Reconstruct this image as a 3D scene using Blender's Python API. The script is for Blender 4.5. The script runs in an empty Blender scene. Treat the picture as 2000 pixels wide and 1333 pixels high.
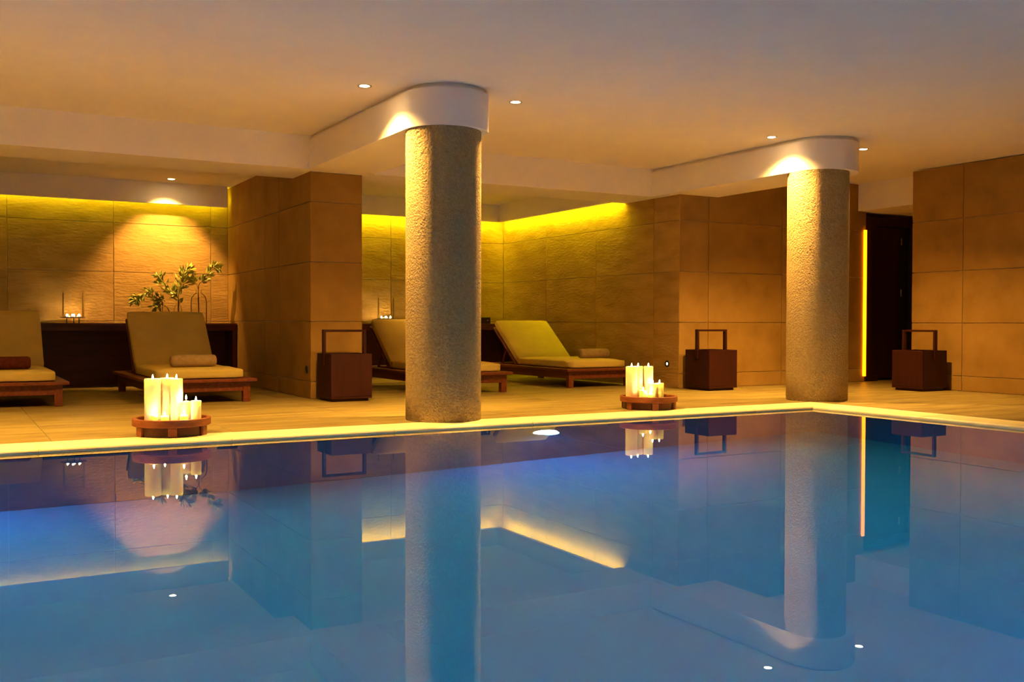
import bpy, bmesh, math, random
from mathutils import Matrix, Vector
random.seed(7)
R = math.radians
PI = math.pi
scene = bpy.context.scene
col = scene.collection

# ------------------------------------------------------------------ camera, world, exposure
cam_d = bpy.data.cameras.new('camera')
cam = bpy.data.objects.new('camera', cam_d)
col.objects.link(cam)
cam_d.sensor_width = 36
cam_d.lens = 35
cam_d.clip_start = .05
cam.matrix_world = (Matrix.Translation((0, 0, .8)) @ Matrix.Rotation(R(-29.766), 4, 'Z')
                    @ Matrix.Rotation(R(90 - 1.044), 4, 'X') @ Matrix.Rotation(R(.13), 4, 'Z'))
scene.camera = cam

world = bpy.data.worlds.new('world')
scene.world = world
world.use_nodes = True
world.node_tree.nodes['Background'].inputs[0].default_value = (.01, .012, .02, 1)
world.node_tree.nodes['Background'].inputs[1].default_value = .2

vs = scene.view_settings
vs.view_transform = 'Standard'
vs.look = 'None'
vs.exposure = 0
vs.gamma = 1
vs.use_curve_mapping = False
cy = scene.cycles
cy.use_denoising = True
cy.max_bounces = 8
cy.use_light_tree = False
cy.diffuse_bounces = 4
cy.glossy_bounces = 4
cy.transmission_bounces = 8
cy.use_adaptive_sampling = True
cy.adaptive_threshold = .06
cy.sample_clamp_indirect = 20
cy.blur_glossy = 1

WARM = (1, .54, .13)          # the room's warm downlights
POOLC = (.14, .45, 1)         # underwater lamps
P_DOWN = 780                  # column downlights
P_RECESS = 300                 # downlight in the alcove
P_POOL = 88                  # each underwater lamp
LED_COVE = 28
LED_DOOR = 5
FLAME = 620

# ------------------------------------------------------------------ dimensions
ZC, ZB = 2.712, 2.372          # ceiling, underside of beams
YE, XE = 6.906, 7.305          # pool edges
ZW = -.0276                    # water level
YB, YB2 = 9.91, 10.65          # long beam
PX, PX2, PY = 3.33, 3.90, 10.05    # pier between the alcoves
QX, QY, QX2 = 7.80, 9.53, 11.08    # second pier
WYL, WYR = 13.5, 13.92         # alcove back walls
RX, RY = 10.53, 8.34           # wall on the far side of the pool, its corner
COURSE = [0, .18, .81, 1.435, 2.06, 2.712]

# ------------------------------------------------------------------ materials
MATS = {}


def nt(name):
    m = bpy.data.materials.new(name)
    m.use_nodes = True
    t = m.node_tree
    return m, t, t.nodes['Principled BSDF']


def coords(t, scale, rnd=True):
    n = t.nodes
    tc = n.new('ShaderNodeTexCoord')
    mp = n.new('ShaderNodeMapping')
    mp.inputs['Scale'].default_value = scale
    t.links.new(tc.outputs['Object'], mp.inputs['Vector'])
    if rnd:
        oi = n.new('ShaderNodeObjectInfo')
        mu = n.new('ShaderNodeMath')
        mu.operation = 'MULTIPLY'
        mu.inputs[1].default_value = 37.0
        cb = n.new('ShaderNodeCombineXYZ')
        t.links.new(oi.outputs['Random'], mu.inputs[0])
        for k in range(3):
            t.links.new(mu.outputs[0], cb.inputs[k])
        t.links.new(cb.outputs[0], mp.inputs['Location'])
    return mp.outputs[0]


def noise(t, vec, scale, detail=4, rough=.55):
    n = t.nodes.new('ShaderNodeTexNoise')
    n.inputs['Scale'].default_value = scale
    n.inputs['Detail'].default_value = detail
    n.inputs['Roughness'].default_value = rough
    t.links.new(vec, n.inputs['Vector'])
    return n.outputs['Fac']


def ramp(t, fac, stops):
    r = t.nodes.new('ShaderNodeValToRGB')
    els = r.color_ramp.elements
    while len(els) < len(stops):
        els.new(.5)
    for e, (p, c) in zip(els, stops):
        e.position = p
        e.color = (*c, 1)
    t.links.new(fac, r.inputs['Fac'])
    return r.outputs['Color']


def bump(t, fac, dist, strength=1, normal=None):
    b = t.nodes.new('ShaderNodeBump')
    b.inputs['Distance'].default_value = dist
    b.inputs['Strength'].default_value = strength
    t.links.new(fac, b.inputs['Height'])
    if normal:
        t.links.new(normal, b.inputs['Normal'])
    return b.outputs['Normal']


def textured(name, stops, scale=(1, 1, 1), ns=6, rough=.6, bdist=0, bscale=None, bvec=None, spec=.3, rnd=True, det=5):
    m, t, p = nt(name)
    v = coords(t, scale, rnd)
    f = noise(t, v, ns, det)
    t.links.new(ramp(t, f, stops), p.inputs['Base Color'])
    p.inputs['Roughness'].default_value = rough
    p.inputs['Specular IOR Level'].default_value = spec
    if bdist:
        bv = coords(t, bvec or scale, rnd)
        t.links.new(bump(t, noise(t, bv, bscale or ns, 5), bdist), p.inputs['Normal'])
    MATS[name] = m
    return m


def plain(name, c, rough=.6, metal=0, spec=.3):
    m, t, p = nt(name)
    p.inputs['Base Color'].default_value = (*c, 1)
    p.inputs['Roughness'].default_value = rough
    p.inputs['Metallic'].default_value = metal
    p.inputs['Specular IOR Level'].default_value = spec
    MATS[name] = m
    return m


def emit(name, c, s, samp='FRONT'):
    m = bpy.data.materials.new(name)
    m.use_nodes = True
    t = m.node_tree
    t.nodes.remove(t.nodes['Principled BSDF'])
    e = t.nodes.new('ShaderNodeEmission')
    e.inputs[0].default_value = (*c, 1)
    e.inputs[1].default_value = s
    t.links.new(e.outputs[0], t.nodes['Material Output'].inputs[0])
    m.cycles.emission_sampling = samp
    MATS[name] = m
    return m


textured('plaster', [(.3, (.89, .835, .755)), (.7, (.92, .865, .785))], ns=3, rough=.9, bdist=.0006, bscale=60, spec=.1, rnd=False)
textured('stone', [(.28, (.27, .150, .030)), (.5, (.325, .185, .040)), (.75, (.375, .22, .052))], scale=(1, 1, 1), ns=3.2, rough=.85,
         bdist=.0015, bscale=55, spec=.15)
textured('stone_hewn', [(.28, (.33, .19, .055)), (.5, (.41, .25, .08)), (.75, (.48, .30, .10))], scale=(.6, .6, 2.2), ns=4, rough=.9,
         bdist=.010, bscale=16, bvec=(.8, .8, 2.4), spec=.1)
textured('grout', [(.3, (.66, .50, .25)), (.7, (.72, .56, .30))], ns=9, rough=.9, spec=.1)
textured('deck_stone', [(.28, (.12, .080, .018)), (.41, (.22, .160, .044)), (.55, (.28, .212, .062)), (.8, (.34, .265, .085))], scale=(.5, 2.4, 1), ns=3.4,
         rough=.42, bdist=.0008, bscale=14, spec=.3, det=7)
textured('coping_stone', [(.25, (.84, .75, .38)), (.6, (.93, .86, .48))], scale=(.5, 2.0, 1), ns=4, rough=.45, bdist=.0006, bscale=20, spec=.3)
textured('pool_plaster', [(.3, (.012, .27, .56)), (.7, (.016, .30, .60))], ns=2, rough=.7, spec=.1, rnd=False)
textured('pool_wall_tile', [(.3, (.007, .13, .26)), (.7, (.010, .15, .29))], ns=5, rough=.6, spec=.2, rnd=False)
textured('hardwood', [(.25, (.09, .018, .004)), (.5, (.16, .034, .008)), (.75, (.22, .052, .012))], scale=(14, 1.4, 14), ns=2.2, rough=.42,
         bdist=.0006, bscale=8, spec=.4)
textured('basket_wood', [(.3, (.020, .0022, .0008)), (.7, (.038, .0045, .0015))], scale=(12, 12, 1.2), ns=2.5, rough=.5, bdist=.0004, bscale=8, spec=.3)
textured('console_wood', [(.3, (.060, .011, .005)), (.7, (.10, .020, .008))], scale=(1.2, 10, 10), ns=2.5, rough=.4, spec=.35)
textured('door_wood', [(.3, (.020, .005, .003)), (.7, (.034, .008, .004))], scale=(10, 10, 1), ns=2.5, rough=.5, spec=.25)
textured('tray_wood', [(.3, (.17, .045, .012)), (.7, (.30, .09, .024))], scale=(3, 3, 12), ns=3, rough=.5, bdist=.0008, bscale=8, spec=.35)
textured('cushion_fabric', [(.35, (.62, .47, .11)), (.65, (.68, .52, .13))], scale=(1, 1, 1), ns=5, rough=.95, bdist=.012, bscale=3.2,
         bvec=(.8, 2.6, 3.4), spec=.05)
textured('towel_tan', [(.35, (.36, .24, .10)), (.65, (.44, .30, .13))], ns=30, rough=1, bdist=.003, bscale=160, spec=.02)
textured('towel_brown', [(.35, (.085, .020, .010)), (.65, (.12, .030, .014))], ns=30, rough=1, bdist=.003, bscale=160, spec=.02)
textured('leaf', [(.3, (.26, .30, .05)), (.7, (.55, .56, .14))], ns=9, rough=.5, spec=.3)
textured('twig', [(.3, (.14, .08, .03)), (.7, (.22, .13, .05))], ns=20, rough=.8)
plain('black_metal', (.012, .011, .010), .45, 0, .4)
plain('steel', (.5, .46, .4), .3, 1)
plain('wick', (.02, .015, .01), .9)
emit('lamp_lens', (1, .66, .28), 120, 'NONE')
emit('pool_lamp_lens', (.72, .78, 1), 30, 'NONE')
emit('cove_led', (.86, .84, .008), LED_COVE)
emit('cove_led_bright', (.92, .84, .008), LED_COVE * 2.5)
emit('door_led', (1, .27, .002), LED_DOOR)
emit('flame', (1, .66, .24), FLAME)
emit('step_lens', (1, .93, .78), 4, 'NONE')

# rough sprayed render of the columns
m, t, p = nt('column_render')
v = coords(t, (1, 1, 1), False)
vo = t.nodes.new('ShaderNodeTexVoronoi')
vo.feature = 'SMOOTH_F1'
vo.inputs['Scale'].default_value = 62
t.links.new(v, vo.inputs['Vector'])
nn = noise(t, v, 95, 3)
mx = t.nodes.new('ShaderNodeMath')
mx.operation = 'MULTIPLY_ADD'
mx.inputs[1].default_value = -1.0
t.links.new(vo.outputs['Distance'], mx.inputs[0])
t.links.new(nn, mx.inputs[2])
t.links.new(bump(t, mx.outputs[0], .034), p.inputs['Normal'])
t.links.new(ramp(t, noise(t, v, 40, 3), [(.3, (.50, .37, .17)), (.7, (.62, .47, .23))]), p.inputs['Base Color'])
p.inputs['Roughness'].default_value = .95
p.inputs['Specular IOR Level'].default_value = .05
MATS['column_render'] = m

# wax
m, t, p = nt('wax')
p.inputs['Base Color'].default_value = (.95, .80, .48, 1)
p.inputs['Roughness'].default_value = .5
p.inputs['Subsurface Weight'].default_value = 1
p.inputs['Subsurface Radius'].default_value = (1.0, .62, .26)
p.inputs['Subsurface Scale'].default_value = .07
MATS['wax'] = m

# clear glass of vases and lanterns
m, t, p = nt('clear_glass')
t.nodes.remove(p)
tr = t.nodes.new('ShaderNodeBsdfTransparent')
tr.inputs[0].default_value = (.985, .98, .96, 1)
gl = t.nodes.new('ShaderNodeBsdfGlossy')
gl.inputs['Roughness'].default_value = .02
lw = t.nodes.new('ShaderNodeLayerWeight')
lw.inputs['Blend'].default_value = .09
mxs = t.nodes.new('ShaderNodeMixShader')
t.links.new(lw.outputs['Fresnel'], mxs.inputs[0])
t.links.new(tr.outputs[0], mxs.inputs[1])
t.links.new(gl.outputs[0], mxs.inputs[2])
t.links.new(mxs.outputs[0], t.nodes['Material Output'].inputs[0])
MATS['clear_glass'] = m

# water
m, t, p = nt('water')
p.inputs['Base Color'].default_value = (1, 1, 1, 1)
p.inputs['Roughness'].default_value = 0
p.inputs['IOR'].default_value = 1.27
p.inputs['Transmission Weight'].default_value = 1
MATS['water'] = m


# ------------------------------------------------------------------ helpers
def link(name, me, mat, parent=None, loc=None, smooth=False):
    if mat and not me.materials:
        me.materials.append(MATS[mat])
    if smooth:
        for f in me.polygons:
            f.use_smooth = True
    o = bpy.data.objects.new(name, me)
    col.objects.link(o)
    if parent:
        o.parent = parent
    if loc is not None:
        o.location = loc
    return o


def tag(o, label=None, cat=None, group=None, kind=None):
    if label:
        o['label'] = label
    if cat:
        o['category'] = cat
    if group:
        o['group'] = group
    if kind:
        o['kind'] = kind
    return o


def empty(name, loc, rz=0):
    o = bpy.data.objects.new(name, None)
    o.empty_display_size = .1
    col.objects.link(o)
    o.location = loc
    o.rotation_euler = (0, 0, rz)
    return o


def bm_mesh(name, bm):
    bmesh.ops.recalc_face_normals(bm, faces=bm.faces)
    me = bpy.data.meshes.new(name)
    bm.to_mesh(me)
    bm.free()
    return me


def bm_box(bm, x0, x1, y0, y1, z0, z1, bev=0, seg=1, M=None):
    vs_ = bmesh.ops.create_cube(bm, size=1)['verts']
    for v in vs_:
        v.co = Vector((x0 + (v.co.x + .5) * (x1 - x0), y0 + (v.co.y + .5) * (y1 - y0), z0 + (v.co.z + .5) * (z1 - z0)))
    if bev:
        es = list({e for v in vs_ for e in v.link_edges})
        r = bmesh.ops.bevel(bm, geom=es, offset=bev, segments=seg, affect='EDGES', profile=.5)
        vs_ = list({v for f in r['faces'] for v in f.verts})
    if M:
        bmesh.ops.transform(bm, matrix=M, verts=vs_)


def box(name, b, mat, parent=None, bev=0, seg=1, M=None, loc=None, smooth=False):
    bm = bmesh.new()
    bm_box(bm, *b, bev=bev, seg=seg, M=M)
    return link(name, bm_mesh(name, bm), mat, parent, loc, smooth)


def boxes(name, bs, mat, parent=None, bev=0):
    bm = bmesh.new()
    for b in bs:
        bm_box(bm, *b, bev=bev)
    return link(name, bm_mesh(name, bm), mat, parent)


def lathe_mesh(name, prof, seg=32, closed_ends=True):
    """prof: list of (r, z) from bottom to top, r may be 0 at the ends"""
    vs_, fs = [], []
    rings = []
    for r, z in prof:
        if r < 1e-6:
            rings.append([len(vs_)])
            vs_.append((0, 0, z))
        else:
            rings.append(list(range(len(vs_), len(vs_) + seg)))
            vs_ += [(r * math.cos(2 * PI * k / seg), r * math.sin(2 * PI * k / seg), z) for k in range(seg)]
    for a, b in zip(rings, rings[1:]):
        for k in range(seg):
            k2 = (k + 1) % seg
            if len(a) == 1 and len(b) == 1:
                continue
            if len(a) == 1:
                fs.append((a[0], b[k2], b[k]))
            elif len(b) == 1:
                fs.append((a[k], a[k2], b[0]))
            else:
                fs.append((a[k], a[k2], b[k2], b[k]))
    me = bpy.data.meshes.new(name)
    me.from_pydata(vs_, [], fs)
    me.update()
    return me


def lathe(name, prof, mat, parent=None, loc=None, seg=32, smooth=True):
    me = lathe_mesh(name, prof, seg)
    o = link(name, me, mat, parent, loc, smooth)
    if smooth:
        me.set_sharp_from_angle(angle=R(40))
    return o


def prism_mesh(name, pts, z0, z1):
    bm = bmesh.new()
    lo = [bm.verts.new((x, y, z0)) for x, y in pts]
    hi = [bm.verts.new((x, y, z1)) for x, y in pts]
    bm.faces.new(lo)
    bm.faces.new(hi)
    n = len(pts)
    for k in range(n):
        bm.faces.new((lo[k], lo[(k + 1) % n], hi[(k + 1) % n], hi[k]))
    return bm_mesh(name, bm)


def tube_mesh(name, pts, rads, seg=6):
    vs_, fs = [], []
    n = len(pts)
    pts = [Vector(p_) for p_ in pts]
    for i, p_ in enumerate(pts):
        d = (pts[min(i + 1, n - 1)] - pts[max(i - 1, 0)]).normalized()
        a = d.orthogonal().normalized()
        b = d.cross(a)
        for k in range(seg):
            an = 2 * PI * k / seg
            vs_.append(p_ + rads[i] * (a * math.cos(an) + b * math.sin(an)))
    for i in range(n - 1):
        for k in range(seg):
            k2 = (k + 1) % seg
            fs.append((i * seg + k, i * seg + k2, (i + 1) * seg + k2, (i + 1) * seg + k))
    fs.append(tuple(range(seg))[::-1])
    fs.append(tuple(range((n - 1) * seg, n * seg)))
    me = bpy.data.meshes.new(name)
    me.from_pydata([tuple(v) for v in vs_], [], fs)
    me.update()
    return me


def spot(name, parent, loc, power, size, blend, rot=(0, 0, 0), colr=WARM, rad=.03):
    l = bpy.data.lights.new(name, 'SPOT')
    l.energy = power
    l.color = colr
    l.spot_size = R(size)
    l.spot_blend = blend
    l.shadow_soft_size = rad
    o = bpy.data.objects.new(name, l)
    col.objects.link(o)
    o.parent = parent
    o.location = loc
    o.rotation_euler = rot
    return o


# ------------------------------------------------------------------ setting: floor
floor = boxes('floor', [(-9, 15, YE + .03, 16, -.25, -.012), (XE + .03, 15, -3, YE + .05, -.25, -.012),
                        (-9, XE + .05, -3, .7, -.25, -.012), (-9, -8, .6, YE + .05, -.25, -.012)], 'grout')
tag(floor, kind='structure')
SLAB = {}


def slab(parent, name, x0, x1, y0, y1, mat, z0, z1, gap, bev=.002, nose=None):
    """nose: (axis, sign) of the side whose top edge is rounded over"""
    key = (name, round(x1 - x0, 4), round(y1 - y0, 4), mat, nose)
    if key not in SLAB:
        bm = bmesh.new()
        w, d = (x1 - x0 - gap) / 2, (y1 - y0 - gap) / 2
        bm_box(bm, -w, w, -d, d, z0, z1, bev=0 if nose else bev)
        if nose:
            ax, sg = nose
            lim = (w, d)[ax] - 1e-5
            es = [e_ for e_ in bm.edges if all(v.co.z > z1 - 1e-5 and v.co[ax] * sg > lim for v in e_.verts)]
            bmesh.ops.bevel(bm, geom=es, offset=.026, segments=5, affect='EDGES', profile=.5)
        SLAB[key] = bm_mesh(name, bm)
    o = link(name, SLAB[key], mat, parent, ((x0 + x1) / 2, (y0 + y1) / 2, 0))
    return o


# deck slabs
DX, DY = 1.21, .605
for i in range(-8, 11):
    for j in range(0, 11):
        x0 = -.58 + i * DX
        y0 = 7.29 + j * DY
        x1, y1 = x0 + DX, y0 + DY
        if y0 > 9.6 and x0 > QX + .1 and x1 < 10.9:
            continue
        if x0 > 12.5 or x1 < -8.9 or (x1 < -1.9 and y0 > 8):
            continue
        slab(floor, 'slab', x0, x1, y0, y1, 'deck_stone', -.03, 0, .0035)
for i in range(0, 3):
    for j in range(0, 9):
        x0, y1 = 7.69 + i * DX, 7.29 - j * DY
        slab(floor, 'slab', x0, min(x0 + DX, 10.7), y1 - DY, y1, 'deck_stone', -.03, 0, .0035)
# near deck beneath the camera
for i in range(-7, 7):
    for j in range(0, 5):
        slab(floor, 'slab', -.58 + i * DX, -.58 + (i + 1) * DX, .33 - (j + 1) * DY, .33 - j * DY, 'deck_stone', -.03, 0, .0035)
# coping stones along the pool
k = -7
while .52 + k * 1.21 < XE:
    x0 = .52 + k * 1.21
    x1 = min(x0 + 1.21, XE + .385)
    if XE - x1 < .3:
        x1 = XE + .385
    slab(floor, 'coping_stone', x0, x1, YE, 7.29, 'coping_stone', -.05, 0, .003, .003, (1, -1))
    if x1 > XE:
        break
    k += 1
for k in range(6):
    slab(floor, 'coping_stone', XE, 7.69, YE - (k + 1) * 1.21, YE - k * 1.21, 'coping_stone', -.05, 0, .003, .003, (0, -1))
for k in range(-7, 7):
    slab(floor, 'coping_stone', .52 + (k - 1) * 1.21, min(.52 + k * 1.21, XE), .33, .715, 'coping_stone', -.05, 0, .003, .003, (1, 1))

# ------------------------------------------------------------------ pool
ZF = -1.72
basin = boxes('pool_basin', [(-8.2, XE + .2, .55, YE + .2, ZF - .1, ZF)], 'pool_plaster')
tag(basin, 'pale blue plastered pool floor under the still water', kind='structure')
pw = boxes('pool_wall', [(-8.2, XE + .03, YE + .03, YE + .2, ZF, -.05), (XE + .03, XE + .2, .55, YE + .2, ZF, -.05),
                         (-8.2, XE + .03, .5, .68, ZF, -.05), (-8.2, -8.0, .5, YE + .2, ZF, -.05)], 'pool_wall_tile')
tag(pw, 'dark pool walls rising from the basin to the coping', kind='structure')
bm = bmesh.new()
bmesh.ops.create_grid(bm, x_segments=1, y_segments=1, size=1)
for v in bm.verts:
    v.co = Vector((-8.0 if v.co.x < 0 else XE + .03, .68 if v.co.y < 0 else YE + .03, ZW))
water = link('pool_water', bm_mesh('pool_water', bm), 'water')
tag(water, 'still blue pool water mirroring the columns, candles and ceiling', 'water', kind='stuff')

# underwater lamps: flush round lamps in the pool walls
def pool_lamp(x, y, rz, label, seen, c=POOLC):
    e = empty('pool_lamp', (x, y, -.507), rz)
    rim = lathe('rim', [(.0, -.02), (.135, -.02), (.135, .012), (.118, .016), (.112, .004), (0, .004)], 'steel', e, seg=40)
    rim.rotation_euler = (R(90), 0, 0)
    le = lathe('lens', [(.11, .005), (.085, .016), (.045, .024), (0, .027)], 'pool_lamp_lens', e, seg=32)
    le.rotation_euler = (R(90), 0, 0)
    spot('lamp_light', e, (0, -.06, 0), P_POOL, 165, .5, (-R(58), 0, 0), c, .09)
    tag(e, label, 'pool lamp', 'underwater lamps in the pool walls')


pool_lamp(4.274, YE + .03, 0, 'glowing round underwater lamp below the coping beside the textured column', True)
pool_lamp(-.1, YE + .03, 0, 'round underwater lamp in the pool wall below the darker towel', False)
for x in (4.27, -.1):
    pool_lamp(x, .68, PI, 'round underwater lamp in the pool wall under the viewer', False)

pool_lamp(XE + .03, 2.6, -PI / 2, 'round unseen underwater lamp added to tint the pool green, below the stone tiled wall', False, (.10, .75, .50))  # added lamp out of view, gives the water its green tint

# ------------------------------------------------------------------ walls with stone tiles
TILE = {}


def tile_wall(wall, p0, udir, length, normal, ujoints, zs, mat, gap=.006, depth=.02):
    """tiles as children of wall; p0 = point on the face plane at u=0; joints along u and z"""
    ud = Vector(udir)
    nd = Vector(normal)
    us = [0] + [u for u in ujoints if .02 < u < length - .02] + [length]
    rot = Matrix((ud, -nd, Vector((0, 0, 1)))).transposed().to_4x4()
    # a proper rotation: x=u, y=inward, z=up
    for a, b in zip(us, us[1:]):
        for c, d in zip(zs, zs[1:]):
            ga = gap if a > 0 else 0
            w, h = b - a, d - c
            key = (round(w, 3), round(h, 3), mat)
            if key not in TILE:
                bm = bmesh.new()
                bm_box(bm, -(w - gap) / 2, (w - gap) / 2, 0, depth, -(h - gap) / 2, (h - gap) / 2, bev=.0025)
                TILE[key] = bm_mesh('tile', bm)
            o = link('tile', TILE[key], mat, wall)
            pos = Vector(p0) + ud * ((a + b) / 2) + Vector((0, 0, (c + d) / 2))
            o.matrix_world = Matrix.Translation(pos) @ rot


def structure(name, bs, mat='grout'):
    return tag(boxes(name, bs, mat), kind='structure')


S = .014
zt = lambda top: [z for z in COURSE if z < top - .02] + [top]
# pier between the alcoves
w = structure('wall_pier_1', [(PX + S, PX2 - S, PY + S, 14.2, -.1, ZB)])
tile_wall(w, (PX, PY, 0), (1, 0, 0), PX2 - PX, (0, -1, 0), [], zt(ZB), 'stone')
tile_wall(w, (PX, 13.9, 0), (0, -1, 0), 13.9 - PY, (-1, 0, 0), [.95, 2.16, 2.72], zt(2.6), 'stone')
tile_wall(w, (PX2, PY, 0), (0, 1, 0), 13.9 - PY, (1, 0, 0), [1.0, 2.2, 3.4], zt(2.6), 'stone')
# back wall of the first alcove
w = structure('wall_back_1', [(-4, PX + .1, WYL + S, 14.2, -.1, 2.72)])
tile_wall(w, (-3.0, WYL, 0), (1, 0, 0), PX + 3.0, (0, -1, 0), [1.26, 2.47, 3.683, 4.890, 6.103], zt(2.712), 'stone_hewn')
# back wall of the second alcove
w = structure('wall_back_2', [(PX2 - .1, QX + .2, WYR + S, 14.4, -.1, 2.72)])
tile_wall(w, (PX2, WYR, 0), (1, 0, 0), QX - PX2, (0, -1, 0), [.75, 1.96, 3.17], zt(2.712), 'stone_hewn')
# second pier / wall behind the second column
w = structure('wall_pier_2', [(QX + S, QX2, QY + S, 14.2, -.1, 2.72)])
tile_wall(w, (QX, QY, 0), (1, 0, 0), QX2 - QX, (0, -1, 0), [.459, 1.70, 2.93], COURSE, 'stone')
tile_wall(w, (QX, WYR, 0), (0, -1, 0), WYR - QY, (-1, 0, 0), [1.30, 2.60, 3.88], COURSE, 'stone_hewn')
# wall on the right of the pool
w = structure('wall_right', [(RX + S, 14, -3, RY - S, -.1, 2.705)])
tile_wall(w, (RX, RY, 0), (0, -1, 0), RY + 2.5, (-1, 0, 0), [.715, 1.93, 3.15, 4.37, 5.6, 6.8, 8.0, 9.2], zt(2.70), 'stone')
structure('wall_corridor', [(QX2, 14.2, 9.75, 10.0, -.1, 2.72), (14.0, 14.2, 8, 10, -.1, 2.72)], 'stone')
structure('wall_front', [(-9, 14, -3.2, -2.9, -.1, 2.72)], 'stone')
structure('wall_left', [(-9.2, -8.9, -3, 14.4, -.1, 2.72), (-4.2, -4, 10, 14, -.1, 2.72)], 'stone')

# ------------------------------------------------------------------ ceiling and beams
structure('ceiling', [(-9.2, 14.2, -3.2, YB + .05, ZC, ZC + .15), (XE + .5, 14.2, YB, 10.2, ZC, ZC + .15)], 'plaster')
structure('ceiling_alcove_1', [(-4.2, PX + .3, YB2 - .05, 14.2, 2.588, 2.85)], 'plaster')
structure('ceiling_alcove_2', [(PX + .3, QX + .3, YB2 - .05, 14.4, 2.66, 2.85)], 'plaster')
structure('ceiling_beam_long', [(-9, QX + .2, YB, YB2, ZB, ZC + .1)], 'plaster')
structure('ceiling_header', [(10.92, 14.2, RY - .1, 9.8, 2.345, ZC + .05)], 'plaster')


def stadium(x0, x1, yc, yb, inset=0):
    x0, x1 = x0 + inset, x1 - inset
    cx, r = (x0 + x1) / 2, (x1 - x0) / 2
    pts = [(x0, yb)]
    for k in range(33):
        a = PI + PI * k / 32
        pts.append((cx + r * math.cos(a), yc + r * math.sin(a)))
    pts.append((x1, yb))
    return pts


for n, (x0, x1, yc, yb) in enumerate([(3.27, 3.985, 7.46, YB + .02), (7.66, 8.405, 7.5, YB + .02), (-1.1, -.39, 7.46, YB + .02)]):
    me = prism_mesh('ceiling_beam_round', stadium(x0, x1, yc, yb), ZB, ZC - .036)
    o = link('ceiling_beam_round', me, 'plaster', smooth=True)
    me.set_sharp_from_angle(angle=R(30))
    tag(o, kind='structure')
    g = link('shadow_gap', prism_mesh('shadow_gap', stadium(x0, x1, yc, yb, .035), ZC - .05, ZC + .03), 'plaster', o)

# pelmets of the light coves
structure('trim_1', [(-4.0, 3.275, 13.30, 13.36, 2.318, 2.60)], 'plaster')
structure('trim_2', [(PX2, 7.67, 13.72, 13.78, 2.386, 2.68), (7.61, 7.67, YB2 - .02, 13.72, 2.386, 2.68)], 'plaster')

# LED strips in the coves
def led(name, b, mat, label, group=None):
    o = box(name, b, mat, bev=0)
    return tag(o, label, 'light strip', group)


led('led_strip', (-3.9, 3.29, 13.375, 13.387, 2.40, 2.425), 'cove_led', 'lime yellow light strip hidden behind the pelmet above the olive branches')
led('led_strip', (PX2 + .05, 7.66, 13.784, 13.816, 2.425, 2.432), 'cove_led_bright', 'lime yellow light strip along the back wall of the alcove behind the textured column')
led('led_strip', (7.674, 7.712, YB2 + .02, 13.78, 2.425, 2.432), 'cove_led_bright', 'lime yellow light strip above the lounger with the yellow backrest')

# ------------------------------------------------------------------ columns
for (x, y), lab in (((3.60, 7.44), 'thick round sand-textured column standing between the two candle trays'),
                    ((7.965, 7.48), 'round sand-textured column at the corner of the pool'),
                    ):
    n = 96
    prof = [(0, 0), (.308, 0), (.312, .01)] + [(.312, .01 + (ZB - .01) * k / 12) for k in range(1, 13)] + [(0, ZB)]
    o = lathe('column', prof, 'column_render', None, (x, y, 0), seg=n)
    tag(o, lab, 'column', 'textured columns beside the pool')

# ------------------------------------------------------------------ downlights
def downlight(x, y, z, power, size, blend, label, rot=(0, 0, 0)):
    e = empty('downlight', (x, y, z))
    lathe('trim_ring', [(.040, -.001), (.058, -.001), (.058, -.006), (.041, -.004), (.040, -.001)], 'steel', e, seg=28)
    lathe('lens', [(.040, -.002), (.028, -.006), (0, -.008)], 'lamp_lens', e, seg=12)
    spot('lamp_light', e, (0, 0, -.02), power, size, blend, rot)
    tag(e, label, 'downlight', 'recessed ceiling downlights')


A_DOWN, B_DOWN = 126, 1.0
downlight(2.97, 7.60, ZC, P_DOWN, A_DOWN, B_DOWN, 'recessed ceiling spotlight lighting the beam above the column between the trays')
downlight(4.316, 7.494, ZC, P_DOWN, A_DOWN, B_DOWN, 'recessed ceiling spotlight just past the capital of the column between the trays')
downlight(7.389, 7.57, ZC, P_DOWN, A_DOWN, B_DOWN, 'recessed ceiling spotlight before the beam of the pool corner column')
downlight(8.759, 7.582, ZC, P_DOWN, A_DOWN, B_DOWN, 'recessed ceiling spotlight past the pool corner column, towards the door')
for x in (-1.4, -.06):
    downlight(x, 7.55, ZC, P_DOWN, A_DOWN, B_DOWN, 'recessed ceiling spotlight over the pool edge beyond the edge of the picture')
for x in (-.5, 4.5):
    downlight(x, -.6, ZC, 800, 120, 1.0, 'unseen ceiling spotlight over the deck under the viewer, added to warm the ceiling')  # added out of view; bounce off the near deck warms the ceiling
downlight(5.75, 12.45, 2.66, 170, 64, .6, 'recessed spotlight in the alcove ceiling hidden behind the textured column')
downlight(2.49, 12.93, 2.588, P_RECESS, 84, .6, 'recessed spotlight in the alcove ceiling shining on the olive branches', (R(24), 0, 0))

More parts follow.
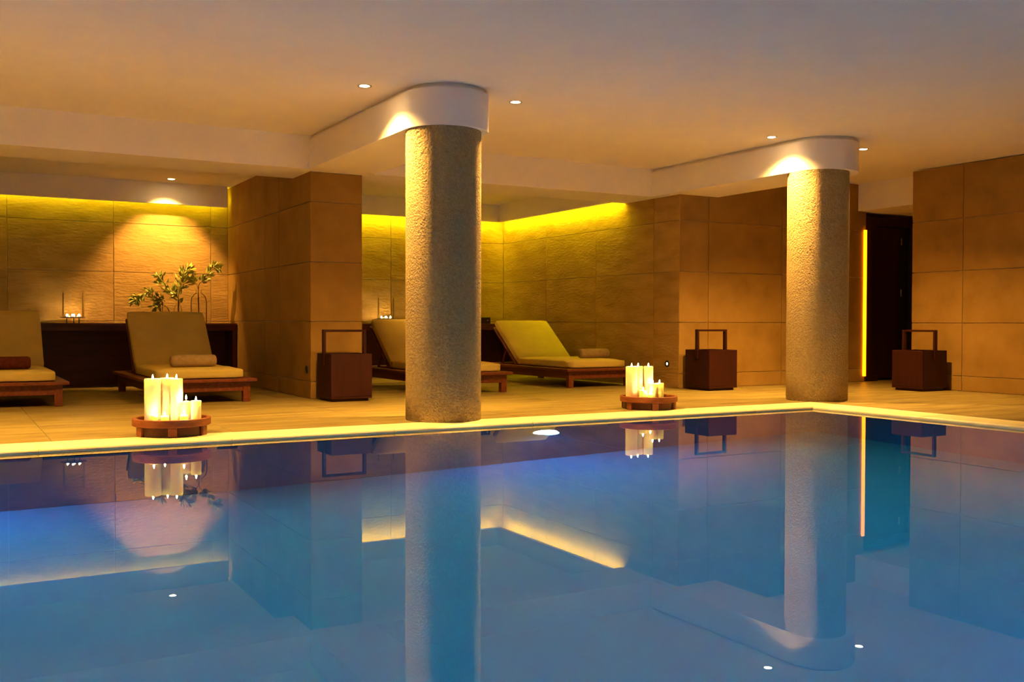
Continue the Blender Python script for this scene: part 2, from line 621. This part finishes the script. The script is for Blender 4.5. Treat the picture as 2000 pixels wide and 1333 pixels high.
# ------------------------------------------------------------------ door at the end of the wall
door = empty('door_1', (11.08, 9.56, 0))
tag(door, 'dark wooden door with a wide frame past the pool corner column', kind='structure')
bm = bmesh.new()
bm_box(bm, 0, .13, -.03, .19, .0, 2.285, bev=.006)
bm_box(bm, .13, .23, 0, .19, .0, 2.285, bev=.004)
link('frame_jamb', bm_mesh('frame_jamb', bm), 'door_wood', door)
box('frame_head', (0, 1.35, -.01, .19, 2.165, 2.285), 'door_wood', door, bev=.005)
box('frame_jamb', (.97, 1.2, 0, .19, 0, 2.165), 'black_metal', door, bev=.004)
leaf_o = box('door_leaf', (.235, .755, .03, .075, .035, 2.16), 'door_wood', door, bev=.004)
box('door_edge', (.76, .965, .05, .15, .03, 2.16), 'black_metal', door, bev=.003)
for z in (1.97, 1.24, .35):
    lathe('hinge', [(0, -.05), (.009, -.05), (.009, .05), (0, .05)], 'steel', leaf_o, (.80, .03, z), seg=12)
box('plinth_block', (-.012, .24, -.05, .1, 0, .075), 'door_wood', door, bev=.005)
o = box('led_strip', (11.022, 11.066, QY - .032, QY - .004, .075, 2.09), 'door_led', bev=.004)
tag(o, 'tall glowing amber light strip beside the dark door frame', 'light strip')

# ------------------------------------------------------------------ loungers
def cushion_mesh(name, sx, sy, sz, nx=14, ny=18):
    """soft slab, top surface a little puffed, edges rounded; origin at foot-bottom centre"""
    bm = bmesh.new()
    bmesh.ops.create_cube(bm, size=1)
    bmesh.ops.subdivide_edges(bm, edges=bm.edges[:], cuts=9, use_grid_fill=True)
    rnd = random.Random(hash(name) % 1000)
    ph = rnd.random() * 6
    for v in bm.verts:
        x, y, z = v.co.x * 2, v.co.y * 2, v.co.z * 2
        ex = (1 - abs(x) ** 6)
        ey = (1 - abs(y) ** 8)
        puff = .012 * ex * ey
        rr = .028
        px_ = x * sx / 2
        py_ = y * sy / 2
        pz_ = z * (sz / 2)
        # round the vertical edges and borders
        fx = max(0, abs(px_) - (sx / 2 - rr)) / rr
        fy = max(0, abs(py_) - (sy / 2 - rr)) / rr
        fz = max(0, abs(pz_) - (sz / 2 - rr)) / rr
        ln = math.sqrt(fx * fx + fy * fy + fz * fz)
        if ln > 1:
            k_ = 1 / ln
            px_ = math.copysign(sx / 2 - rr + fx * rr * k_, px_) if fx else px_
            py_ = math.copysign(sy / 2 - rr + fy * rr * k_, py_) if fy else py_
            pz_ = math.copysign(sz / 2 - rr + fz * rr * k_, pz_) if fz else pz_
        if z > .5:
            pz_ += puff + .0025 * math.sin(7 * y + ph) * ex
        v.co = Vector((px_, py_ + sy / 2, pz_ + sz / 2))
    me = bm_mesh(name, bm)
    return me


LW, LL, LZ = 1.05, 2.28, .235


def lounger(x, y, ang, label, cush='cushion_fabric'):
    """x, y = middle of the foot end; the lounger runs back along +Y"""
    e = empty('sun_lounger', (x, y, 0))
    tag(e, label, 'sun lounger', 'wooden sun loungers facing the pool')
    h = LW / 2
    kink = 1.42
    for nm, b in (('rail', (-h, h, 0, .105, LZ - .03, LZ)), ('rail', (-h, h, LL - .1, LL, LZ - .03, LZ)),
                  ('rail', (-h, -h + .115, .106, LL - .101, LZ - .03, LZ)), ('rail', (h - .115, h, .106, LL - .101, LZ - .03, LZ))):
        box(nm, b, 'hardwood', e, bev=.003)
    ap = .055
    for b in ((-h + ap + .03, h - ap - .03, ap + .005, ap + .03, LZ - .125, LZ - .031), (-h + ap + .03, h - ap - .03, LL - ap - .03, LL - ap - .005, LZ - .125, LZ - .031),
              (-h + ap + .005, -h + ap + .03, ap + .031, LL - ap - .031, LZ - .125, LZ - .031), (h - ap - .03, h - ap - .005, ap + .031, LL - ap - .031, LZ - .125, LZ - .031)):
        box('apron', b, 'hardwood', e, bev=.003)
    for sx in (-1, 1):
        for yy in (ap + .034, LL - ap - .034):
            box('leg', (sx * (h - ap - .036) - .036, sx * (h - ap - .036) + .036, yy - .034, yy + .034, 0, LZ - .031), 'hardwood', e, bev=.004)
    n = 11
    for k_ in range(n):
        yy = .125 + k_ * (kink - .14) / (n - 1)
        box('slat', (-h + .118, h - .118, yy - .045, yy + .045, LZ - .026, LZ - .004), 'hardwood', e, bev=.002)
    # reclining back: frame, slats, prop
    a = R(ang)
    M = Matrix.Translation((0, kink, LZ)) @ Matrix.Rotation(a, 4, 'X')
    bl = .80
    bm = bmesh.new()
    for b in ((-.425, -.375, 0, bl + .02, -.03, .002), (.375, .425, 0, bl + .02, -.03, .002), (-.374, .374, bl - .03, bl + .02, -.03, .002)):
        bm_box(bm, *b, bev=.003, M=M)
    bf = link('back_frame', bm_mesh('back_frame', bm), 'hardwood', e)
    for sx in (-1, 1):
        q0 = M @ Vector((0, .42, -.03))
        ln = math.hypot(q0.z - (LZ - .02), .16)
        d = math.atan2(q0.z - (LZ - .03), -.17)
        Mp = Matrix.Translation((0, q0.y + .17, LZ - .03)) @ Matrix.Rotation(d, 4, 'X')
        box('prop', (sx * .36 - .013, sx * .36 + .013, 0, ln + .01, -.014, .014), 'hardwood', bf, bev=.002, M=Mp)
    for k_ in range(8):
        yy = .06 + k_ * (bl - .15) / 7
        box('back_slat', (-.373, .373, yy - .038, yy + .038, -.024, -.004), 'hardwood', bf, bev=.002, M=M)
    cw = .84
    me = cushion_mesh('seat_cushion', cw, kink - .10, .10)
    o = link('seat_cushion', me, cush, e, (0, .10, LZ), True)
    me = cushion_mesh('back_cushion', cw, bl + .04, .10)
    o = link('back_cushion', me, cush, e, None, True)
    o.matrix_local = Matrix.Translation((0, kink - .01, LZ + .012)) @ Matrix.Rotation(a, 4, 'X')
    return e


lounger(.512, 10.22, 47, 'wooden sun lounger with a dark brown rolled towel on its cushion')
lounger(2.222, 9.97, 47, 'wooden sun lounger directly behind the bigger candle tray, tan towel on its cushion')
lounger(5.185, 9.95, 39, 'wooden sun lounger half hidden behind the textured column')
lounger(7.14, 10.2, 38, 'wooden sun lounger with a bright yellow-lit backrest beside the stone pier')


# ------------------------------------------------------------------ rolled towels
def towel(x, y, z, mat, label, L=.44, r=.06, rz=0):
    e = empty('rolled_towel', (x, y, z), rz)
    tag(e, label, 'towel', 'rolled towels on the loungers')
    n = 36
    prof = []
    for k_ in range(n + 1):
        a_ = 2 * PI * k_ / n
        prof.append((r * (1 + .06 * k_ / n), a_ - .6))
    bm = bmesh.new()
    xs = [(-L / 2, .80), (-L / 2 + .008, .93), (-L / 2 + .025, 1), (-L * .2, 1.01), (L * .2, 1.0), (L / 2 - .025, 1), (L / 2 - .008, .93), (L / 2, .80)]
    rings = []
    for xx, s in xs:
        rings.append([bm.verts.new((xx, rr * s * math.cos(a_), r + rr * s * math.sin(a_) * .96)) for rr, a_ in prof])
    for r0, r1 in zip(rings, rings[1:]):
        for i_ in range(n):
            bm.faces.new((r0[i_], r0[i_ + 1], r1[i_ + 1], r1[i_]))
        bm.faces.new((r0[n], r0[0], r1[0], r1[n]))
    bm.faces.new(rings[0])
    bm.faces.new(rings[-1])
    link('roll', bm_mesh('roll', bm), mat, e, None, True)
    # the wound layers seen at both ends
    for sx in (-1, 1):
        pts = []
        for k_ in range(60):
            a_ = k_ * .30
            rr = .006 + (r * .80 - .006) * k_ / 59
            pts.append((sx * (L / 2 + .001), rr * math.cos(a_), r + rr * math.sin(a_) * .96))
        link('wound_edge', tube_mesh('wound_edge', pts, [.0035] * 60, 5), mat, e, None, True)


towel(2.19, 10.30, LZ + .117, 'towel_tan', 'tan rolled towel on the lounger behind the bigger candle tray')
towel(.50, 10.50, LZ + .117, 'towel_brown', 'dark brown rolled towel on the lounger nearest the candle lantern')
towel(7.27, 10.60, LZ + .117, 'towel_tan', 'tan rolled towel on the lounger with the yellow-lit backrest', .44)


# ------------------------------------------------------------------ handled wooden boxes
def basket(x, y, rz, label, w=.435):
    e = empty('handled_box', (x, y, 0), rz)
    tag(e, label, 'wooden box', 'dark wooden boxes with tall handles')
    h = w / 2
    tk = .018
    box('plinth', (-h + .03, h - .03, -h + .03, h - .03, 0, .031), 'basket_wood', e)
    box('base_panel', (-h, h, -h, h, .03, .05), 'basket_wood', e)
    for b in ((-h, h, -h, -h + tk), (-h, h, h - tk, h)):
        box('side_panel', (*b, .051, .482), 'basket_wood', e, bev=.002)
    for b in ((-h, -h + tk), (h - tk, h)):
        box('side_panel', (*b, -h + tk, h - tk, .051, .482), 'basket_wood', e, bev=.002)
    box('lid', (-h + tk + .002, h - tk - .002, -h + tk + .002, h - tk - .002, .45, .470), 'basket_wood', e)
    # handle: two uprights let into opposite sides, one top bar
    boxes('handle', [(s * (h + .001) - .014, s * (h + .001) + .014, -.024, .024, .37, .727) for s in (-1, 1)]
          + [(-h + .0145, h - .0145, -.024, .024, .703, .727)], 'basket_wood', e, bev=.002)


basket(3.59, 9.755, 0, 'dark wooden box with a tall handle against the pier between the alcoves')
basket(8.06, 9.245, 0, 'dark wooden box with a tall handle in front of the wall behind the corner column')
basket(10.205, 7.965, PI / 2, 'dark wooden box with a tall handle by the door opening')


# ------------------------------------------------------------------ candle trays
def flame_mesh(s=1.0):
    return lathe_mesh('flame', [(0, 0), (.0054 * s, .007 * s), (.0046 * s, .018 * s), (0, .034 * s)], 6)


FM = flame_mesh(1.0)
FMS = flame_mesh(.8)


def candle(x, y, z, r, h, label, group, pointed=False):
    e = empty('pillar_candle', (x, y, z))
    tag(e, label, 'candle', group)
    if pointed:
        prof = [(0, 0), (r, 0), (r, h - .022), (r * .8, h - .012), (0, h)]
    else:
        prof = [(0, 0), (r * .98, 0), (r, .004), (r, h - .006), (r * .94, h), (r * .72, h - .002), (r * .5, h - .008), (0, h - .010)]
    lathe('wax_body', prof, 'wax', e, seg=28)
    top = h if pointed else h - .010
    lathe('wick', [(0, top - .004), (.0014, top - .004), (.0012, top + .009), (0, top + .009)], 'wick', e, seg=6)
    fl = link('flame', FM, 'flame', e, (0, 0, top + .006), True)


def tray(x, y, rot, label):
    e = empty('round_tray', (x, y, 0), rot)
    tag(e, label, 'tray', 'round wooden candle trays')
    ro = .268
    lathe('dish', [(0, .068), (ro - .012, .066), (ro, .072), (ro, .118), (ro - .004, .121), (ro - .024, .121), (ro - .028, .117), (ro - .030, .088), (0, .086)],
          'tray_wood', e, seg=64)
    lathe('base_drum', [(0, .004), (ro - .03, .004), (ro - .03, .066), (0, .066)], 'console_wood', e, seg=64)
    for k_ in range(6):
        a_ = 2 * PI * k_ / 6
        M = Matrix.Rotation(a_, 4, 'Z')
        box('foot', (ro - .050, ro - .012, -.03, .03, 0, .066), 'tray_wood', e, bev=.004, M=M)


# camera-facing offsets: a = to the picture's right, b = away from the viewer
CR, CF = Vector((math.cos(R(29.77)), -math.sin(R(29.77)))), Vector((math.sin(R(29.77)), math.cos(R(29.77))))


def on_tray(cx, cy_, a, b):
    p_ = Vector((cx, cy_)) + CR * a + CF * b
    return p_.x, p_.y


T1, T2 = (1.415, 7.36), (5.745, 7.46)
tray(*T1, .35, 'round wooden tray with feet, carrying candles before the lounger with the tan towel')
tray(*T2, .12, 'round wooden tray with feet, carrying candles between the two columns')
ZT = .0885
G1, G2 = 'candles on the tray before the loungers', 'candles on the tray between the columns'
for (a, b, r, h, pt), lab in (
        ((-.155, .055, .058, .305, 0), 'widest tall candle on the tray by the tan towel lounger'),
        ((-.075, .125, .050, .307, 0), 'tall candle behind the widest one, tray by the tan towel lounger'),
        ((.005, .085, .044, .304, 0), 'tall candle with a gap beside it, tray by the tan towel lounger'),
        ((.088, .045, .041, .150, 1), 'short candle with a pointed top, tray by the tan towel lounger'),
        ((.163, .030, .036, .150, 0), 'short outermost candle on the tray by the tan towel lounger'),
        ((-.098, -.085, .028, .060, 0), 'stubby candle before the widest tall one, tray by the tan towel lounger'),
        ((-.022, -.080, .028, .050, 0), 'stubby candle in the front middle, tray by the tan towel lounger'),
        ((.118, -.095, .027, .058, 0), 'stubby candle before the pointed one, tray by the tan towel lounger')):
    px_, py_ = on_tray(*T1, a, b)
    candle(px_, py_, ZT, r, h, lab, G1, bool(pt))
for (a, b, r, h, pt), lab in (
        ((-.155, .050, .056, .303, 0), 'widest tall candle on the tray between the columns'),
        ((-.085, .120, .047, .303, 0), 'tall candle behind the widest one, tray between the columns'),
        ((.010, .100, .044, .303, 0), 'tall candle standing apart, tray between the columns'),
        ((.108, .050, .040, .148, 0), 'short outermost candle on the tray between the columns'),
        ((.040, .010, .038, .146, 0), 'short candle before the tall one standing apart, tray between the columns'),
        ((-.060, -.060, .036, .085, 0), 'stubby candle before the widest tall one, tray between the columns'),
        ((.002, -.105, .024, .055, 0), 'smallest stubby candle at the front, tray between the columns')):
    px_, py_ = on_tray(*T2, a, b)
    candle(px_, py_, ZT, r, h, lab, G2, bool(pt))

# ------------------------------------------------------------------ consoles
def console(x0, x1, y0, y1, label, z=.787, ends=(1,)):
    e = empty('console_table', ((x0 + x1) / 2, (y0 + y1) / 2, 0))
    tag(e, label, 'console', 'long dark consoles in the alcoves')
    w_, d_ = (x1 - x0) / 2, (y1 - y0) / 2
    box('top', (-w_, w_, -d_, d_, z - .03, z), 'console_wood', e, bev=.003)
    box('apron', (-w_, w_, -d_ + .004, -d_ + .03, z - .095, z - .031), 'console_wood', e, bev=.002)
    for s in (-1, 1):
        box('end_panel', (s * (w_ - .026) - .025, s * (w_ - .026) + .025, -d_ + .031, d_, 0, z - .031), 'console_wood', e, bev=.002)
    box('shelf_back', (-w_ + .052, w_ - .052, d_ - .03, d_ - .005, .0, z - .031), 'console_wood', e)


console(-2.6, 3.322, 13.0, 13.49, 'long dark wood console carrying the olive branches and a candle lantern')
console(PX2 + .01, 7.79, 13.37, 13.91, 'dark wood console behind the half hidden lounger')
ZK = .787

# small dark box on the second console
e = empty('small_box', (7.29, 13.62, ZK))
tag(e, 'small black box on the console behind the column', 'box')
box('case', (-.09, .09, -.05, .05, 0, .10), 'black_metal', e, bev=.006)
box('front_panel', (-.075, .075, -.054, -.0505, .012, .088), 'door_wood', e, bev=.002)
lathe('knob', [(0, 0), (.012, 0), (.011, .012), (0, .012)], 'steel', e, (.03, -.054, .05), seg=16).rotation_euler = (R(90), 0, 0)


# ------------------------------------------------------------------ candle lanterns
def lantern(x, y, label, lab2, seed):
    e = empty('candle_lantern', (x, y, ZK))
    tag(e, label, 'lantern', 'glass candle lanterns on the consoles')
    r = .118
    pl = lathe('plate', [(0, .062), (.125, .060), (.150, .066), (.152, .070), (.125, .066), (0, .067)], 'steel', e, seg=40)
    for k_ in range(3):
        a_ = 2 * PI * k_ / 3 + .5
        lathe('leg', [(0, 0), (.010, 0), (.006, .01), (.006, .06), (0, .061)], 'black_metal', e, (.08 * math.cos(a_), .08 * math.sin(a_), 0), seg=10)
    g = lathe('glass_shade', [(r, .069), (r, .40), (r + .004, .405), (r + .006, .40), (r + .006, .069), (r, .069)], 'clear_glass', e, seg=48)
    for k_ in range(7):
        a_ = 2 * PI * k_ / 6 + .25
        rr = .078 if k_ < 6 else 0
        c = empty('tealight_candle', (x + rr * math.cos(a_), y + rr * math.sin(a_), ZK + .067))
        tag(c, lab2, 'candle', lab2)
        lathe('cup', [(0, 0), (.019, 0), (.019, .016), (.0175, .016), (.0175, .012)], 'steel', c, seg=16)
        lathe('wax', [(.0172, .002), (.0172, .012), (0, .012)], 'wax', c, seg=16)
        link('flame', FMS, 'flame', c, (0, 0, .014), True)


lantern(1.385, 13.22, 'glass cylinder lantern with tealights on the console beside the olive branches', 'tealight inside the lantern beside the olive branches', 1)
lantern(5.655, 13.62, 'glass cylinder lantern with tealights seen beside the big column', 'tealight inside the lantern seen beside the big column', 2)


# ------------------------------------------------------------------ glass vases with olive branches
def vase(x, y, prof, label):
    th = .004
    inner = [(max(r_ - th, .001), z_) for r_, z_ in prof[::-1]]
    inner[-1] = (inner[-1][0], prof[0][1] + .008)
    full = [(0, 0)] + prof + inner + [(0, prof[0][1] + .008)]
    o = lathe('glass_vase', full, 'clear_glass', None, (x, y, ZK), seg=40)
    tag(o, label, 'vase', 'clear glass vases on the console')


VX = lambda px: .461 + px * .00625       # picture column to X on the console
vase(VX(387), 13.2, [(.092, .0), (.100, .01), (.100, .27), (.092, .33), (.060, .372), (.036, .388), (.034, .42), (.040, .432)],
     'large shouldered glass jug vase nearest the alcove corner')
vase(VX(346), 13.22, [(.045, 0), (.050, .01), (.050, .17), (.040, .21), (.022, .24), (.021, .29), (.026, .30)],
     'slim glass bottle vase in the middle of the branches')
vase(VX(313), 13.18, [(.085, 0), (.100, .012), (.100, .14), (.075, .19), (.030, .225), (.028, .26), (.034, .27)],
     'squat glass bottle vase showing above the lounger backrest')


def branch(pts, nleaf, label, seed, spread=.06, bare=.2):
    """pts: list of (px column, z, y) control points"""
    rnd = random.Random(seed)
    P = [Vector((VX(a), c, b)) for a, b, c in pts]
    # catmull-rom through the control points
    cur = []
    n = len(P)
    for i_ in range(n - 1):
        p0, p1, p2, p3 = P[max(i_ - 1, 0)], P[i_], P[i_ + 1], P[min(i_ + 2, n - 1)]
        for s in range(8):
            t_ = s / 8
            cur.append(.5 * ((2 * p1) + (-p0 + p2) * t_ + (2 * p0 - 5 * p1 + 4 * p2 - p3) * t_ ** 2 + (-p0 + 3 * p1 - 3 * p2 + p3) * t_ ** 3))
    cur.append(P[-1])
    base = P[0].copy()
    e = empty('olive_branch', base)
    tag(e, label, 'branch', 'olive branches in glass vases')
    loc = [c - base for c in cur]
    N = len(loc)
    link('stem', tube_mesh('stem', loc, [.0055 * (1 - .7 * i_ / N) for i_ in range(N)], 6), 'twig', e, None, True)
    vs_, fs = [], []
    tw = []
    for k_ in range(int(nleaf * 1.6)):
        t_ = bare + (1 - bare) * rnd.random()
        i_ = min(int(t_ * (N - 1)), N - 2)
        p_ = loc[i_].lerp(loc[i_ + 1], rnd.random())
        d = (loc[min(i_ + 2, N - 1)] - loc[i_]).normalized()
        side = Vector((rnd.uniform(-1, 1), rnd.uniform(-1, 1), rnd.uniform(-1, 1)))
        side = (side - d * side.dot(d)).normalized()
        p_ = p_ + side * rnd.uniform(0, spread)
        dr = (d * .8 + side * rnd.uniform(.4, 1.2)).normalized()
        up = dr.cross(Vector((rnd.uniform(-1, 1), rnd.uniform(-1, 1), rnd.uniform(-1, 1)))).normalized()
        nn_ = dr.cross(up)
        L = rnd.uniform(.05, .09)
        W = L * rnd.uniform(.16, .24)
        b0 = len(vs_)
        for (l_, w_, h_) in ((0, 0, 0), (.3, 1, .05), (.3, -1, .05), (.65, .85, .04), (.65, -.85, .04), (1, 0, -.06), (.35, 0, -.03), (.68, 0, -.04)):
            vs_.append(tuple(p_ + dr * (L * l_) + up * (W * w_) + nn_ * (L * h_)))
        fs += [(b0, b0 + 1, b0 + 6), (b0, b0 + 6, b0 + 2), (b0 + 1, b0 + 3, b0 + 7, b0 + 6), (b0 + 6, b0 + 7, b0 + 4, b0 + 2),
               (b0 + 3, b0 + 5, b0 + 7), (b0 + 7, b0 + 5, b0 + 4)]
    me = bpy.data.meshes.new('leaves')
    me.from_pydata(vs_, [], fs)
    me.update()
    lv = link('leaves', me, 'leaf', e)
    lv['kind'] = 'stuff'


branch([(346, ZK + .03, 13.22), (347, 1.12, 13.22), (352, 1.28, 13.2), (356, 1.42, 13.18), (368, 1.50, 13.14)], 75, 'tallest olive branch rising from the slim bottle', 3)
branch([(346, ZK + .04, 13.22), (346, 1.10, 13.2), (330, 1.20, 13.16), (312, 1.32, 13.12), (305, 1.38, 13.10)], 55, 'olive branch leaning over the squat bottle', 4, .05)
branch([(313, ZK + .04, 13.18), (313, 1.08, 13.17), (300, 1.10, 13.14), (282, 1.17, 13.10), (262, 1.09, 13.06), (257, 1.05, 13.04)], 70, 'olive branch drooping towards the candle lantern', 5, .05)
branch([(387, ZK + .05, 13.2), (386, 1.24, 13.19), (394, 1.34, 13.17), (404, 1.42, 13.14), (415, 1.52, 13.10), (424, 1.50, 13.08)], 60, 'olive branch leaning from the jug towards the alcove corner', 6, .045, .35)
branch([(313, ZK + .03, 13.18), (314, 1.06, 13.17), (306, 1.04, 13.13), (296, .98, 13.1)], 34, 'short olive sprig hanging over the squat bottle', 8, .04, .4)
branch([(387, ZK + .05, 13.2), (386, 1.22, 13.2), (378, 1.33, 13.2), (373, 1.38, 13.2)], 30, 'short olive sprig above the jug mouth', 9, .05, .5)

# ------------------------------------------------------------------ small wall lights by the floor
def step_light(p_, rz, label, lit):
    e = empty('step_light', p_, rz)
    tag(e, label, 'wall light', 'small wall lights near the floor')
    f_ = lathe('bezel', [(.018, 0), (.042, 0), (.040, .007), (.020, .006), (.018, 0)], 'black_metal', e, seg=24)
    f_.rotation_euler = (R(90), 0, 0)
    l_ = lathe('lens', [(.018, .001), (.012, .004), (0, .005)], 'step_lens' if lit else 'black_metal', e, seg=20)
    l_.rotation_euler = (R(90), 0, 0)


step_light((QX, 9.759, .297), -PI / 2, 'small round lit wall light with a black rim on the stone pier', True)
step_light((PX, 10.176, .304), -PI / 2, 'small round unlit wall light on the pier between the alcoves', False)
